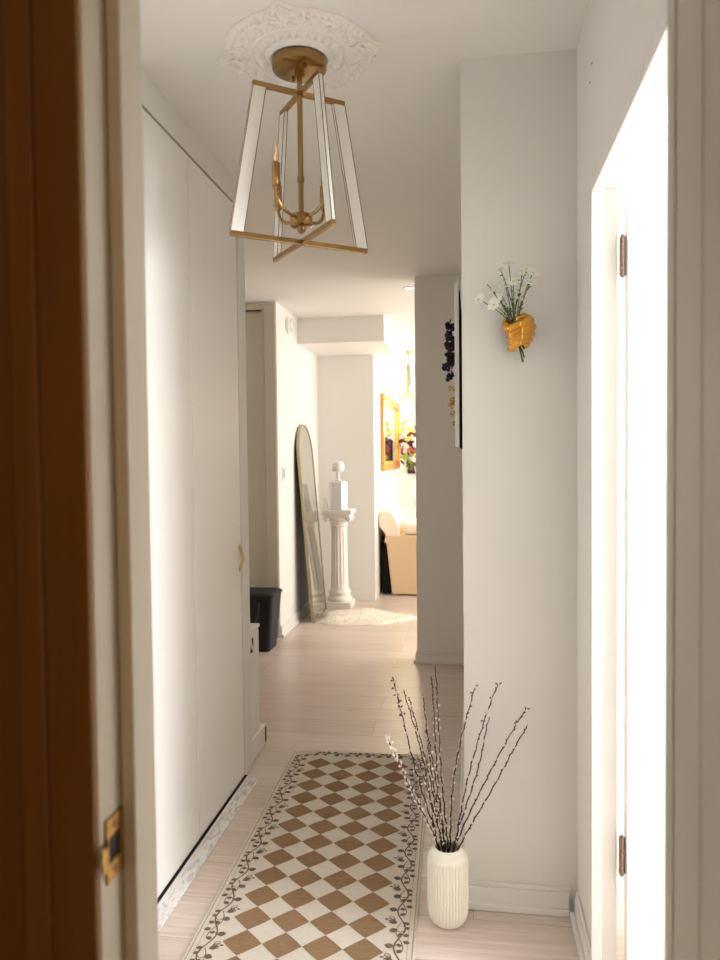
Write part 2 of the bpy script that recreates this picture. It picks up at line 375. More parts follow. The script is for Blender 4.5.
# far wall and living room
w = MB(); w.box(-1.475, -.87, 6.67, 6.80, 0, H); struct('wall_far', w, WALL, 'beige wall behind the white pedestal', 'wall')
baseboard('baseboard_far', -1.36, -.87, 6.67, 0, 0, -1, 'baseboard behind the white pedestal', h=.085)
struct('wall_living', B(-.97, -.87, 6.80, 9.1, 0, H), WALL, 'sunlit living room wall carrying the gold mirror', 'wall')
struct('wall_living.001', B(-.97, 3.6, 9.1, 9.2, 0, H), WALL, 'sunlit far wall of the living room', 'wall')
w = MB(); w.box(3.5, 3.6, 4.8, 5.1, 0, H); w.box(3.5, 3.6, 8.9, 9.1, 0, H); w.box(3.5, 3.6, 5.1, 8.9, 0, .35); w.box(3.5, 3.6, 5.1, 8.9, 2.3, H)
struct('wall_living.002', w, WALL, 'window wall of the living room', 'wall')
window('window_2', 3.51, 5.1, 8.9, .35, 2.3, 'wide window lighting the living room')
struct('trim_7', B(-1.3845, -.68, 5.9, 9.0995, 2.235, H - .0005).build if 0 else B(-1.3845, -.68, 5.9, 6.6695, 2.235, H - .0005).box(-.8695, -.68, 6.6695, 9.0995, 2.235, H - .0005), CEIL, 'low boxed soffit under the ceiling before the living room', 'soffit')

# ------------------------------------------------------------------ runner rug
# local: x across, y towards the viewer is negative
LEN = 1.83; W = .303
base = MB(); nu, nv = 12, 60
vs = []; fs = []
for j in range(nv + 1):
    for i in range(nu + 1):
        u = -W + 2 * W * i / nu; v = LEN * j / nv
        vs.append((u, -v, .0045 + .0004 * math.sin(v * 9 + u * 4)))
for j in range(nv):
    for i in range(nu): a = j * (nu + 1) + i; fs.append((a, a + nu + 1, a + nu + 2, a + 1))
base.add(vs, fs, 0, True); base.box(-W, W, -LEN, 0, 0, .0036)
def surf(u, v): return .0045 + .0004 * math.sin(v * 9 + u * 4) + .0007
dm = MB()
def wob(p): return p
for k in range(17):
    for c in range(4):
        cu = -.165 + .11 * c; cv = .136 + .1071 * k
        if cv > LEN - .05: continue
        hw, hh = .0545, .0532; e = .003
        ring = []
        for (a, b) in (((1, 0), (0, 1)), ((0, 1), (-1, 0)), ((-1, 0), (0, -1)), ((0, -1), (1, 0))):
            for s_ in range(4):
                t = s_ / 4; x = a[0] * (1 - t) + b[0] * t; y = a[1] * (1 - t) + b[1] * t
                bul = 1 + .035 * math.sin(PI * t)
                ring.append((cu + x * hw * bul, -(cv + y * hh * bul)))
        dm.add([(x, y, surf(x, -y)) for x, y in ring], [tuple(range(16))], 0)
vn = MB()
def ribbon(path, wd):
    vs = []
    for i, p in enumerate(path):
        a = path[max(i - 1, 0)]; b = path[min(i + 1, len(path) - 1)]
        dx, dy = b[0] - a[0], b[1] - a[1]; l = math.hypot(dx, dy) or 1
        nx, ny = -dy / l * wd / 2, dx / l * wd / 2
        vs += [(p[0] + nx, p[1] + ny), (p[0] - nx, p[1] - ny)]
    vn.add([(x, y, surf(x, -y) + .0001) for x, y in vs], [(2 * i, 2 * i + 1, 2 * i + 3, 2 * i + 2) for i in range(len(path) - 1)], 0)
def leaf(cx, cy, ang, l, wd, fill=True):
    pts = []
    for i in range(9):
        t = i / 8; pts.append((l * t, wd * math.sin(PI * t) ** .8 / 2))
    low = [(x, -y) for x, y in reversed(pts[1:-1])]
    ca, sa = math.cos(ang), math.sin(ang)
    full = [(cx + x * ca - y * sa, cy + x * sa + y * ca) for x, y in pts + low]
    if fill: vn.add([(x, y, surf(x, -y) + .0002) for x, y in full], [tuple(range(len(full)))], 0)
    else: ribbon(full + [full[0]], .0022)
def vine(P, length, period, side, amp=.013):
    # P(s, t): s along, t outward; motifs repeat every period
    n = int(length / .004)
    ribbon([P(i * .004, amp * math.sin(2 * PI * i * .004 / period)) for i in range(n + 1)], .0042)
    k = 0; s0 = 0
    while s0 < length - .01:
        def curl(sa, ta, rad, d0, turn, sg):
            path = []
            for i in range(15):
                t = i / 14; r = rad * (1 - .65 * t); a = d0 + sg * turn * t
                path.append(P(sa + r * math.cos(a), ta + r * math.sin(a)))
            ribbon(path, .0024)
        def lf_(sa, ta, a, l, wd, fill=True):
            q = P(sa, ta); q2 = P(sa + .001 * math.cos(a), ta + .001 * math.sin(a))
            leaf(q[0], q[1], math.atan2(q2[1] - q[1], q2[0] - q[0]), l, wd, fill)
        c = s0 + period * .25
        curl(c + .004, -.004, .020, PI * .8, 3.6, -1); curl(c + period * .5, .004, .020, -PI * .2, 3.6, -1)
        ribbon([P(s0 + period * .1 + i * .004, -amp * .9 * math.sin(2 * PI * (i * .004) / (period * .9))) for i in range(int(period * .8 / .004))], .0024)
        for (ds, dt, a, l, wd) in ((.02, -.012, -2.2, .024, .018), (.045, -.008, -1.2, .025, .019), (.072, .008, 1.9, .019, .015), (.095, .010, 1.2, .020, .015), (.12, -.014, -1.9, .026, .020), (.143, -.004, 2.4, .018, .014), (.06, .004, -.4, .018, .014), (.012, .008, 1.0, .018, .013), (.105, -.004, .6, .016, .012), (.033, .012, .9, .016, .012)):
            if s0 + ds < length: lf_(s0 + ds * period / .16, dt, a, l, wd)
        for a in (-2.3, -1.57, -.9): lf_(s0 + .002, -.018, a, .022, .012, False)
        lf_(s0 + .002, -.038, -1.57, .009, .008)
        s0 += period; k += 1
vine(lambda s, t: (-.258 - t, -(.05 + s)), LEN - .1, .16, -1)
vine(lambda s, t: (.258 + t, -(.05 + s)), LEN - .1, .16, 1)
vine(lambda s, t: (-.20 + s, -(.030 - t * .55)), .42, .14, 1, .010)
vine(lambda s, t: (-.20 + s, -(LEN - .030 + t * .55)), .42, .14, 1, .010)
eg = MB()
for (a, b, c, d) in ((-W + .006, -W + .009, -LEN + .008, -.008), (W - .009, W - .006, -LEN + .008, -.008), (W - .022, W - .0205, -LEN + .008, -.008), (-W + .0205, -W + .022, -LEN + .008, -.008)):
    n = 40
    for i in range(n):
        y0 = c + (d - c) * i / n; y1 = c + (d - c) * (i + 1) / n
        eg.add([(a, y0, surf(a, -y0)), (b, y0, surf(b, -y0)), (b, y1, surf(b, -y1)), (a, y1, surf(a, -y1))], [(0, 1, 2, 3)])
for (mb_, mi_) in ((dm, 1), (vn, 2), (eg, 3)): base.add(mb_.v, mb_.f, mi_)
ru = base.build('runner_rug', [RUGL, RUGB, RUGV, mat('edge_line_print', (176, 160, 138), .9)])
ru.location = (-.490, 3.215, .0008); ru.rotation_euler = (0, 0, math.atan2(.0258, 1))
tag(ru, 'cream and brown diamond runner rug with vine border on the hallway floor', 'rug')

# ------------------------------------------------------------------ ribbed vase and willow branches
VX, VY = -.0715, 2.070
vz = thing('ribbed_vase', 'ivory ribbed ceramic vase on the floor holding willow branches', 'vase', (VX, VY, .0005))
prof = [(.030, 0), (.040, .002), (.047, .008), (.053, .020), (.0570, .038), (.0580, .06), (.0580, .170), (.0575, .182), (.0550, .192), (.050, .200), (.043, .2055), (.0385, .208), (.0375, .210), (.0375, .2155), (.0365, .217), (.0345, .2155), (.0335, .210), (.036, .205), (.046, .192), (.050, .17), (.050, .04), (.03, .012)]
def fine(pr, step=.004):
    out = [pr[0]]
    for a, b in zip(pr, pr[1:]):
        d = math.hypot(b[0] - a[0], b[1] - a[1]); n = max(1, int(d / step))
        out += [(a[0] + (b[0] - a[0]) * i / n, a[1] + (b[1] - a[1]) * i / n) for i in range(1, n + 1)]
    return out
def rib(r, z, a):
    k = max(0, min(1, (z - .006) / .012)) * max(0, min(1, (.186 - z) / .012))
    return r - (.0032 * k * (1 - abs(math.cos(a * 20)) ** .6) if r > .0505 or (r > .044 and z < .02) else 0)
MB().lathe(fine(prof), 480, fn=rib).build('vase_body', VASE, vz)
tips = [((-.226, 2.12, .668), (-.166, 2.098, .433)), ((-.228, 1.98, .551), (-.169, 2.027, .392)), ((-.191, 2.05, .665), (-.135, 2.062, .449)), ((-.181, 2.10, .629), (-.123, 2.088, .411)),
        ((-.142, 2.12, .633), (-.118, 2.105, .417)), ((-.115, 2.10, .692), (-.100, 2.088, .426)), ((-.105, 2.125, .713), (-.090, 2.11, .414)), ((.009, 2.10, .668), (-.050, 2.088, .428)),
        ((.070, 2.09, .675), (-.008, 2.082, .433)), ((.047, 2.10, .579), (.014, 2.09, .432)), ((.148, 2.08, .616), (.046, 2.078, .428)), ((.150, 2.05, .580), (.058, 2.062, .400)),
        ((-.150, 2.00, .50), (-.118, 2.035, .37)), ((-.125, 2.03, .56), (-.098, 2.055, .38))]
blab = ['tall willow branch with fluffy dark tip leaning over the rug', 'willow branch with the whitest catkins, lowest and leaning far over the rug', 'thin bare-tipped willow branch second over the rug',
        'willow branch curving over the rug below its taller neighbour', 'straight short-budded willow branch just over the rug side of the two tallest', 'tall upright willow branch tip just beside the tallest one',
        'tallest upright willow branch reaching the shaded baseboard', 'willow branch crossing the wall edge with small fluffy tip', 'willow branch with fluffy tip bending over the white wall',
        'short thin willow branch hooking at its tip before the white wall', 'long willow branch leaning lowest along the wall, with fluffy tip', 'long willow branch leaning lowest along the wall, with bare tip',
        'short willow branch hidden among the stems over the rug', 'short upright willow branch at the middle of the bunch']
ckm = None
fluffy = {0: 1., 7: .25, 8: .5, 10: .5, 1: .8}
for i, (tp, md) in enumerate(tips):
    tp = Vector(tp); md = Vector(md)
    ang = math.atan2(tp.y - VY, tp.x - VX)
    bottom = Vector((VX - (tp.x - VX) * .10, VY - (tp.y - VY) * .2, .02 + .002 * i))
    rim = Vector((VX + (tp.x - VX) * .12 + .0045 * math.sin(i * 2.4), VY + .011 * math.cos(i * 1.9), .214))
    if i in (0, 1, 2, 3): rim.x -= .008
    ctrl = [bottom, rim, md, tp]
    # Catmull-Rom
    pts = []
    cc = [ctrl[0] * 2 - ctrl[1]] + ctrl + [ctrl[3] * 2 - ctrl[2] + Vector(((-.01 if tp.x < VX else .02) * (1 if i != 8 else 2), 0, -.01))]
    for sgm in range(3):
        p0, p1, p2, p3 = cc[sgm:sgm + 4]
        for j in range(12):
            t = j / 12
            pts.append(.5 * ((2 * p1) + (p2 - p0) * t + (2 * p0 - 5 * p1 + 4 * p2 - p3) * t * t + (3 * p1 - p0 - 3 * p2 + p3) * t ** 3))
    pts.append(tp)
    pts = [p + Vector((.0016 * math.sin(j * 2.1 + i), .001 * math.cos(j * 1.7 + i), 0)) if j > 10 else p for j, p in enumerate(pts)]
    br = thing('willow_branch', blab[i], 'branch', tuple(bottom), group='pussy willow branches in the vase')
    rel = [p - bottom for p in pts]
    bs = MB().tube(rel, [.0025 - .0013 * j / (len(rel) - 1) for j in range(len(rel))], 7); cks = []; k = 14; side = 1; fl = fluffy.get(i, 0)
    dist = 0; last = rel[13]
    for j in range(13, len(rel) - 1):
        seg = rel[j + 1] - rel[j]; nn = 2 if seg.length > .014 else 1
        for q in range(nn):
            p = rel[j] + seg * (q / nn); d = seg.normalized(); side += 1
            frac = (j - 13) / (len(rel) - 14)
            az = side * 2.4 + i; o = d.orthogonal().normalized(); o = (Matrix.Rotation(az, 3, d) @ o)
            big = .0046 if i == 1 else .0034
            sz = big * random.uniform(.7, 1.15) * (.7 if frac > .8 and i not in fluffy else 1)
            axis = (d + o * .55).normalized(); rot = Vector((0, 0, 1)).rotation_difference(axis).to_matrix()
            bs.ball(p + o * .0022, .0022, 6, 1, sc=(.9, .9, 1.5), rot=rot)
            if random.random() < (.97 if i == 1 else .8): cks.append((p + o * .003 + axis * sz * .9, sz, axis))
    if fl:
        for q in range(int(26 * fl)):
            t = q / (26 * fl); j = len(rel) - 1 - int(t * 6); p = rel[j]
            o = Vector((random.uniform(-1, 1), random.uniform(-.6, .6), random.uniform(-.2, 1))).normalized()
            if i == 1 or q % 3 == 0: cks.append((p + o * random.uniform(.003, .009), .0036, o))
            else: bs.ball(p + o * random.uniform(.003, .009), .0032, 6, 1, sc=(.7, .7, 1.5), rot=Vector((0, 0, 1)).rotation_difference(o).to_matrix())
    bs.build('stem', [BARK, BUDSCALE], br)
    for (cp, sz, axis) in cks:
        if ckm is None:
            c_ = MB().ball((0, 0, 0), 1, 10, sc=(.72, .72, 1.35)).build('catkin', CATKIN, br); ckm = c_.data
        else:
            c_ = bpy.data.objects.new('catkin', ckm); C.objects.link(c_); c_.parent = br
        c_.location = cp; c_.scale = (sz,) * 3; c_.rotation_mode = 'QUATERNION'; c_.rotation_quaternion = Vector((0, 0, 1)).rotation_difference(axis)

# ------------------------------------------------------------------ gold hand wall vase with flowers
HX, HY, HZ = .133, 2.155, 1.655
hd = thing('hand_wall_vase', 'glossy gold hand sculpture on the white wall gripping flower stems', 'wall sculpture', (HX, HY, HZ))
hm = MB()
def cap_chain(mb, pts, rs, n=12):
    pts = [Vector(p) for p in pts]
    fine_p = []; fine_r = []
    for i in range(len(pts) - 1):
        for j in range(5):
            t = j / 5; fine_p.append(pts[i].lerp(pts[i + 1], t)); fine_r.append(rs[i] * (1 - t) + rs[i + 1] * t)
    fine_p.append(pts[-1]); fine_r.append(rs[-1])
    for p, r in zip(fine_p, fine_r): mb.ball(p, r, n)
# the axis of the grip runs through x about -.012, y -.047; fingers wrap over the front from the right to the left
# fingers: knuckle near the back of the hand, middle joint in front, tip folded under at the thumb side
for k, (z, r, kx, ln) in enumerate([(.024, .0118, .026, 1.0), (.006, .0122, .031, 1.0), (-.012, .0114, .029, .93), (-.028, .0096, .021, .80)]):
    cap_chain(hm, [(kx - .004, -.018, z + .010), (kx + .004, -.040, z + .012), (kx - .006, -.062, z + .008), (kx - .026 * ln, -.071, z - .001), (kx - .050 * ln, -.062, z - .010), (kx - .056 * ln, -.046, z - .014), (kx - .046 * ln, -.036, z - .014)],
              [r, r * 1.12, r * 1.10, r * .98, r * .95, r * .86, r * .78], 16)
# back of the hand and palm against the wall
for (a, b, r0, r1) in (((.022, -.020, .030), (.020, -.018, -.024), .017, .013), ((.006, -.018, .028), (.006, -.016, -.024), .016, .013), ((-.008, -.016, .020), (-.008, -.015, -.020), .014, .012), ((.034, -.034, .022), (.031, -.032, -.014), .011, .009)):
    cap_chain(hm, [a, b], [r0, r1], 16)
# thumb rising beside the grip and folding over the stems
cap_chain(hm, [(-.004, -.022, .020), (-.022, -.030, .030), (-.033, -.044, .032), (-.036, -.058, .022), (-.034, -.064, .012)], [.015, .013, .0122, .0112, .0092], 16)
# first knuckle on top, wrist going back into the wall
cap_chain(hm, [(-.002, -.058, .038), (.014, -.052, .045), (.026, -.036, .042), (.024, -.018, .038)], [.0098, .0112, .0122, .012], 16)
cap_chain(hm, [(.016, -.018, -.002), (.016, -.007, -.004)], [.026, .024], 16)
# nails
hand = hm.build('hand', GOLD, hd)
md = hand.modifiers.new('Remesh', 'REMESH'); md.mode = 'VOXEL'; md.voxel_size = .0011; md.use_smooth_shade = True
md = hand.modifiers.new('Smooth', 'SMOOTH'); md.factor = .5; md.iterations = 6
rs_ = MB().lathe([(.026, 0), (.030, -.001), (.030, -.0035), (.024, -.005)], 28, (.004, -.0005, 0), axis='Y').build('wall_plate', GOLD, hd)

fls = [(.024, 1.748, 'w'), (.083, 1.832, 's'), (.104, 1.838, 'c'), (.153, 1.828, 'w'), (.170, 1.816, 'w'), (.161, 1.785, 'c'), (.096, 1.790, 'w'), (.117, 1.792, 'w'), (.072, 1.748, 'w'),
       (.090, 1.733, 'w'), (.058, 1.768, 's'), (.044, 1.793, 'b'), (.142, 1.752, 'w'), (.064, 1.728, 'w'), (.134, 1.772, 'w'), (.080, 1.765, 'c'), (.140, 1.81, 's')]
flab = ['white flower on the outermost stem towards the wall canvas', 'small white bud below the topmost flower', 'topmost white flower on its own upright stem', 'large white flower high on the door side', 'white flower at the upper door side corner of the spray',
        'half-hidden white flower on the door side of the spray', 'white flower at the middle of the spray', 'white flower just above the centre stems', 'white flower drooping above the thumb', 'white flower low over the gold thumb',
        'small white bud cluster above the thumb side flowers', 'tiny closed bud on a long thin side stem', 'white flower low on the door side of the grip', 'lowest white flower hanging outside the thumb', 'white flower between the centre and door side stems',
        'side-facing white flower above the thumb', 'small white bud between the two top flowers']
GRIP = Vector((.121, 2.101, 1.668))
def flower(mb, mc, c, d, r, n=7):
    d = d.normalized(); u = d.orthogonal().normalized(); w_ = d.cross(u)
    for k in range(n):
        a = 2 * PI * k / n + random.uniform(-.12, .12); o = (u * math.cos(a) + w_ * math.sin(a)); t = d.cross(o)
        L_ = r * random.uniform(.88, 1.08); cup = random.uniform(.1, .5)
        pr = [(0, .08), (.35, .24), (.7, .33), (.92, .24), (1, .06)]
        vs = []
        for (s_, wd) in pr:
            base_ = c + o * L_ * s_ + d * (L_ * cup * s_ * (1 - .6 * s_))
            vs += [base_ + t * wd * L_, base_ - t * wd * L_, base_ + t * wd * L_ - d * .0006, base_ - t * wd * L_ - d * .0006]
        fs = []
        for i in range(len(pr) - 1):
            a_ = 4 * i; b_ = a_ + 4; fs += [(a_, a_ + 1, b_ + 1, b_), (a_ + 2, b_ + 2, b_ + 3, a_ + 3), (a_, b_, b_ + 2, a_ + 2), (a_ + 1, a_ + 3, b_ + 3, b_ + 1)]
        mb.add(vs, fs, 0, True)
    mc.ball(c + d * .001, r * .22, 8, sc=(1, 1, .7))
for i, (x, z, ty) in enumerate(fls):
    y = 2.088 + .022 * math.sin(i * 2.3)
    hp = Vector((x, y, z)); gp = GRIP + Vector((.006 * math.sin(i * 1.7), .004 * math.cos(i * 2.9), 0))
    endp = Vector((.146 + .006 * math.sin(i * 3.1), 2.112, 1.577 + .012 * (i % 4)))
    midp = gp.lerp(hp, .5) + Vector(((gp.x - hp.x) * .18, .004, .010))
    path = [endp, endp.lerp(gp, .5) + Vector((-.002, 0, 0)), gp]
    path += [gp * (1 - t) ** 2 + midp * 2 * t * (1 - t) + hp * t * t for t in [j / 8 for j in range(1, 9)]]
    fs_ = thing('white_flower', flab[i], 'flower', tuple(endp), group='white flowers in the gold hand')
    sm_ = MB().tube([p - endp for p in path], [.0013] * 3 + [.0011] * 8, 6, mi=0)
    d = (hp - midp).normalized() + Vector((0, -.55, .1)); pm = MB(); pc = MB(); pc_lf = MB()
    rel = hp - endp
    if ty == 'w': flower(pm, pc, rel, d + Vector((0, -.5, .2)), .0195)
    elif ty == 'c': flower(pm, pc, rel, d + Vector((0, -.2, .6)), .018, 6)
    elif ty == 's': flower(pm, pc, rel, d, .012, 5)
    else: pm.ball(rel, .0028, 8, sc=(1, 1, 1.4)); pc.ball(rel - d.normalized() * .003, .002, 6)
    pm.build('petals', PETAL, fs_); pc.build('flower_centre', PETALC if ty != 'b' else STEMG, fs_)
    for q in range(3):
        t = random.uniform(.25, .9); p = (gp.lerp(hp, t) + Vector((0, 0, .006))) - endp
        dr = Vector((random.uniform(-1, 1), random.uniform(-.5, .3), random.uniform(.2, 1))).normalized() * random.uniform(.008, .016)
        sm_.tube([p, p + dr * .5, p + dr], [.0004, .0022, .0003], 5)
    sm_.build('stem', STEMG, fs_)

# ------------------------------------------------------------------ ceiling medallion
MX, MY = -.465, 2.045
cm = MB(); prof = []
rr = [(.075, -.020), (.080, -.023), (.086, -.018), (.092, -.011), (.10, -.013), (.108, -.017), (.118, -.015), (.124, -.009), (.130, -.012), (.134, -.008), (.150, -.011), (.165, -.013), (.176, -.010), (.182, -.006), (.187, -.010), (.192, -.013), (.198, -.011), (.202, -.006), (.206, -.0005)]
n = 320; vs = []; fs = []
def mz(r, z, a):
    if .094 < r < .124: z *= 1 + .35 * math.cos(a * 30) * math.sin((r - .094) / .03 * PI)
    if .134 < r < .180: z *= 1 + .40 * math.cos(a * 20 + (r - .157) * 160) * math.sin((r - .134) / .046 * PI) + .18 * math.cos(a * 52 - r * 240)
    if .183 < r < .202: z *= 1 + .35 * math.cos(a * 64)
    return z
def mr(r, a):
    if r > .176:
        p = abs(math.cos(a * 2)) ** 60; q = abs(math.cos(a * 2)) ** 14; s_ = .5 + .5 * math.cos(a * 16)
        r += (r - .176) / .030 * (.020 * p + .010 * q + .004 * s_)
    return r
fr_ = fine(rr, .003)
for (r, z) in fr_:
    for k in range(n):
        a = 2 * PI * k / n; q = mr(r, a); vs.append((q * math.cos(a), q * math.sin(a), min(-.0004, mz(r, z, a))))
for i in range(len(fr_) - 1):
    for k in range(n): a = i * n + k; b = i * n + (k + 1) % n; fs.append((a, b, b + n, a + n))
cm.add([(0, 0, -.012)] + vs, [(0, 1 + (k + 1) % n, 1 + k) for k in range(n)] + [tuple(i + 1 for i in f) for f in fs], 0, True)
# acanthus tips and scrolls
def scroll(rc, ac, R0, turns, sg, th, zc=-.011):
    pts = []; cx_, cy_ = rc * math.cos(ac), rc * math.sin(ac)
    for i in range(22):
        t = i / 21; r = R0 * (1 - .8 * t); a = ac + sg * (turns * 2 * PI * t)
        pts.append((cx_ + r * math.cos(a), cy_ + r * math.sin(a), zc - .001 * t))
    cm.tube(pts, [th * (1 - .55 * i / 21) for i in range(22)], 6)
for k in range(4):
    a0 = k * PI / 2
    for s_ in (-1, 1):
        scroll(.190, a0 + s_ * .13, .021, 1.2, s_, .0042); scroll(.188, a0 + s_ * .36, .015, 1.1, -s_, .0035)
        cm.tube([(r * math.cos(a0 + s_ * a), r * math.sin(a0 + s_ * a), -.009) for r, a in ((.19, .20), (.203, .12), (.216, .06), (.232, .012))], [.005, .006, .005, .002], 8)
    cm.ball((.205 * math.cos(a0), .205 * math.sin(a0), -.009), .012, 10, sc=(1, 1, .55))
for k in range(20):
    a = k * PI / 10 + .08
    scroll(.156, a, .014, 1.15, 1 if k % 2 else -1, .0034, -.0125)
    cm.ball((.174 * math.cos(a + .15), .174 * math.sin(a + .15), -.010), .0055, 8, sc=(1, 1, .7))
for k in range(72):
    a = k * PI / 36; cm.ball((.128 * math.cos(a), .128 * math.sin(a), -.0115), .0036, 6)
med = cm.build('ceiling_medallion', PLASTER, loc=None); med.location = (MX, MY, H - .0005)
tag(med, 'ornate white plaster ceiling medallion around the gold pendant lamp', 'ceiling medallion')

# ------------------------------------------------------------------ pendant lamp
pd = thing('pendant_lamp', 'gold open-frame pendant lamp with candle bulbs under the ceiling medallion', 'pendant lamp', (MX, MY, H - .024))
Z0 = H - .024
def zz(z): return z - Z0
MB().lathe([(.020, zz(2.386)), (.066, zz(2.388)), (.074, zz(2.392)), (.076, zz(2.398)), (.076, zz(2.4145))], 48).build('canopy', BRASS, pd)
for a in (2.2, 5.3): MB().ball((.042 * math.cos(a), .042 * math.sin(a), zz(2.384)), .006, 10).build('canopy_screw', BRASSD, pd)
MB().lathe([(.0075, zz(2.386)), (.0075, zz(1.985))], 20).lathe([(.013, zz(2.372)), (.013, zz(2.386))], 20).lathe([(.010, zz(2.085)), (.010, zz(2.10))], 20).build('rod', BRASS, pd)
hb = MB().lathe([(.006, zz(1.944)), (.012, zz(1.950)), (.012, zz(1.960)), (.028, zz(1.962)), (.031, zz(1.964)), (.031, zz(1.992)), (.028, zz(1.995)), (.008, zz(1.998))], 32)
hb.build('hub', BRASS, pd)
AA = math.radians(36.3); zt, zb = 2.327, 1.918; ht, hbm = .138, .207
def frame_dir(th): return Vector((math.cos(th), math.sin(th), 0)), Vector((-math.sin(th), math.cos(th), 0))
for th in (AA, AA - PI / 2):
    u, w_ = frame_dir(th); t = .006 if th == AA else .0061
    for (z, hl, nm) in ((zt, ht, 'top_bar'), (zb, hbm, 'bottom_bar')):
        q = lambda s_, v_, z_: tuple(u * s_ + w_ * v_ + Vector((0, 0, zz(z_))))
        mb = MB(); dz = .0065 + (.0004 if th == AA else 0)
        mb.hexa([q(-hl, -t, z - dz), q(hl, -t, z - dz), q(hl, t, z - dz), q(-hl, t, z - dz)], [q(-hl, -t, z + dz), q(hl, -t, z + dz), q(hl, t, z + dz), q(-hl, t, z + dz)])
        mb.build(nm, BRASS, pd, bevel=.001)
    for sg in (-1, 1):
        wd = .037
        oT, oB = ht * sg, hbm * sg; iT, iB = (ht - wd) * sg, (hbm - wd) * sg
        zt_, zb_ = zt - .007, zb + .007
        q = lambda s_, v_, z_: tuple(u * s_ + w_ * v_ + Vector((0, 0, zz(z_))))
        tt = .0055
        lg = MB(); lg.hexa([q(iT, -tt, zt_), q(oT, -tt, zt_), q(oB, -tt, zb_), q(iB, -tt, zb_)], [q(iT, tt, zt_), q(oT, tt, zt_), q(oB, tt, zb_), q(iB, tt, zb_)])
        leg = lg.build('leg', CREAM, pd); leg['label'] = 'cream flat leg plate'
        for (a, b) in ((oT, oB), (iT, iB)):
            for v_ in (-tt, tt): MB().tube([q(a, v_, zt_), q(b, v_, zb_)], .0012, 6).build('edge_strip', BRASSD, leg)
for k, az in enumerate((math.radians(245), math.radians(140.7), math.radians(-39.3), math.radians(65))):
    R_ = .1075
    dx, dy = math.cos(az), math.sin(az)
    prof2 = [(.024, 1.985), (.045, 1.984), (.068, 1.988), (.088, 1.998), (.101, 2.012), (R_, 2.030), (R_, 2.042)]
    re = prof2[-1][0]
    arm = MB().tube([(r * dx, r * dy, zz(z)) for r, z in fine(prof2, .008)], .0048, 10).build('arm', BRASS, pd)
    cx, cy = re * dx, re * dy
    MB().lathe([(.006, zz(2.034)), (.0105, zz(2.038)), (.0105, zz(2.044))], 20, (cx, cy, 0)).lathe([(.0105, zz(2.0445)), (.0112, zz(2.0455)), (.0112, zz(2.104)), (.009, zz(2.106))], 20, (cx, cy, 0)).build('candle_sleeve', BRASS, arm)
    if k < 4:
        MB().lathe([(.005, zz(2.106)), (.0075, zz(2.112)), (.0105, zz(2.126)), (.0095, zz(2.140)), (.0055, zz(2.160)), (.0015, zz(2.174))], 18, (cx, cy, 0)).build('bulb', GLASS, arm)
        MB().tube([(cx, cy, zz(2.110)), (cx - .002, cy, zz(2.12)), (cx + .002, cy, zz(2.135)), (cx, cy, zz(2.146))], .0012, 6).build('filament', FILA, arm)

# ------------------------------------------------------------------ canvas art on the hallway wall
ca = thing('canvas_art', 'white boxed canvas with dark raised flowers hung on the hallway wall', 'wall art', (-.034, 2.75, 1.62))
CY0, CY1, CZ0, CZ1 = 2.55, 3.15, 1.345, 1.905
boxp(ca, -.053, -.0425, CY0, CY1, CZ0 + .004, CZ1 - .004).build('canvas_panel', CANVAS, ca, bevel=.0015)
boxp(ca, -.0425, -.0385, CY0 - .004, CY1 + .004, CZ0 - .004, CZ1 + .014).build('canvas_board', CANVAS, ca, bevel=.001)
boxp(ca, -.0384, -.0345, CY0 + .03, CY1 - .03, CZ0 + .0, CZ1 - .02).build('gap_shade_block', DARK, ca)  # black block standing in for the shade between canvas and wall
def blob_flowers(items, root, name, m, r=.02, ydir=(-1, 0, 0)):
    for p in items:
        mb = MB()
        for k in range(18):
            d = Vector((random.uniform(-1, 1), random.uniform(-1, 1), random.uniform(-1, 1))); d.normalize()
            mb.ball(Vector(p) + d * r * random.uniform(.2, .8), r * random.uniform(.25, .5), 7, sc=(1, .3, 1.3), rot=Euler((random.uniform(0, 3), random.uniform(0, 3), 0)).to_matrix())
        mb.build(name, m, root)
cl = lambda y, z, o=.022: P3((-.053 - o, y, z), ca)
blob_flowers([cl(2.75, 1.795), cl(2.83, 1.765), cl(2.70, 1.75), cl(2.78, 1.73, .018), cl(2.9, 1.70)], ca, 'dark_flower', FLD, .022)
blob_flowers([cl(2.72, 1.705), cl(2.8, 1.80, .018), cl(2.86, 1.68)], ca, 'wine_flower', FLR, .016)
blob_flowers([cl(2.68, 1.635, .028), cl(2.75, 1.61), cl(2.72, 1.66, .014)], ca, 'backlit_flower', FLD, .022)
blob_flowers([cl(2.7, 1.56, .016), cl(2.76, 1.52, .014), cl(2.66, 1.50, .016), cl(2.72, 1.47, .012), cl(2.8, 1.44, .008)], ca, 'pale_flower', FLT, .014)

# ------------------------------------------------------------------ slim white cabinet, bin
cb = thing('shoe_cabinet', 'slim white shoe cabinet standing at the end of the closet wall', 'cabinet', (-1.15, 3.11, 0))
boxp(cb, -1.36, -.945, 3.022, 3.186, .10, .560).build('cabinet_body', TRIM, cb, bevel=.003)
boxp(cb, -1.365, -.942, 3.020, 3.198, .5605, .576).build('cabinet_top', TRIM, cb, bevel=.003)
boxp(cb, -1.355, -.948, 3.1865, 3.200, .12, .55).build('cabinet_door', TRIM, cb, bevel=.002)
boxp(cb, -1.36, -.938, 3.03, 3.265, .0005, .0995).build('plinth', TRIM, cb, bevel=.003)
boxp(cb, -.9448, -.9425, 3.035, 3.095, .475, .535).build('handle_slot', DARK, cb)
MB().tube([P3(p, cb) for p in ((-.941, 3.05, .54), (-.937, 3.06, .50), (-.937, 3.075, .488), (-.937, 3.09, .50), (-.94, 3.10, .53))], .005, 8).build('handle', WHITEP, cb)
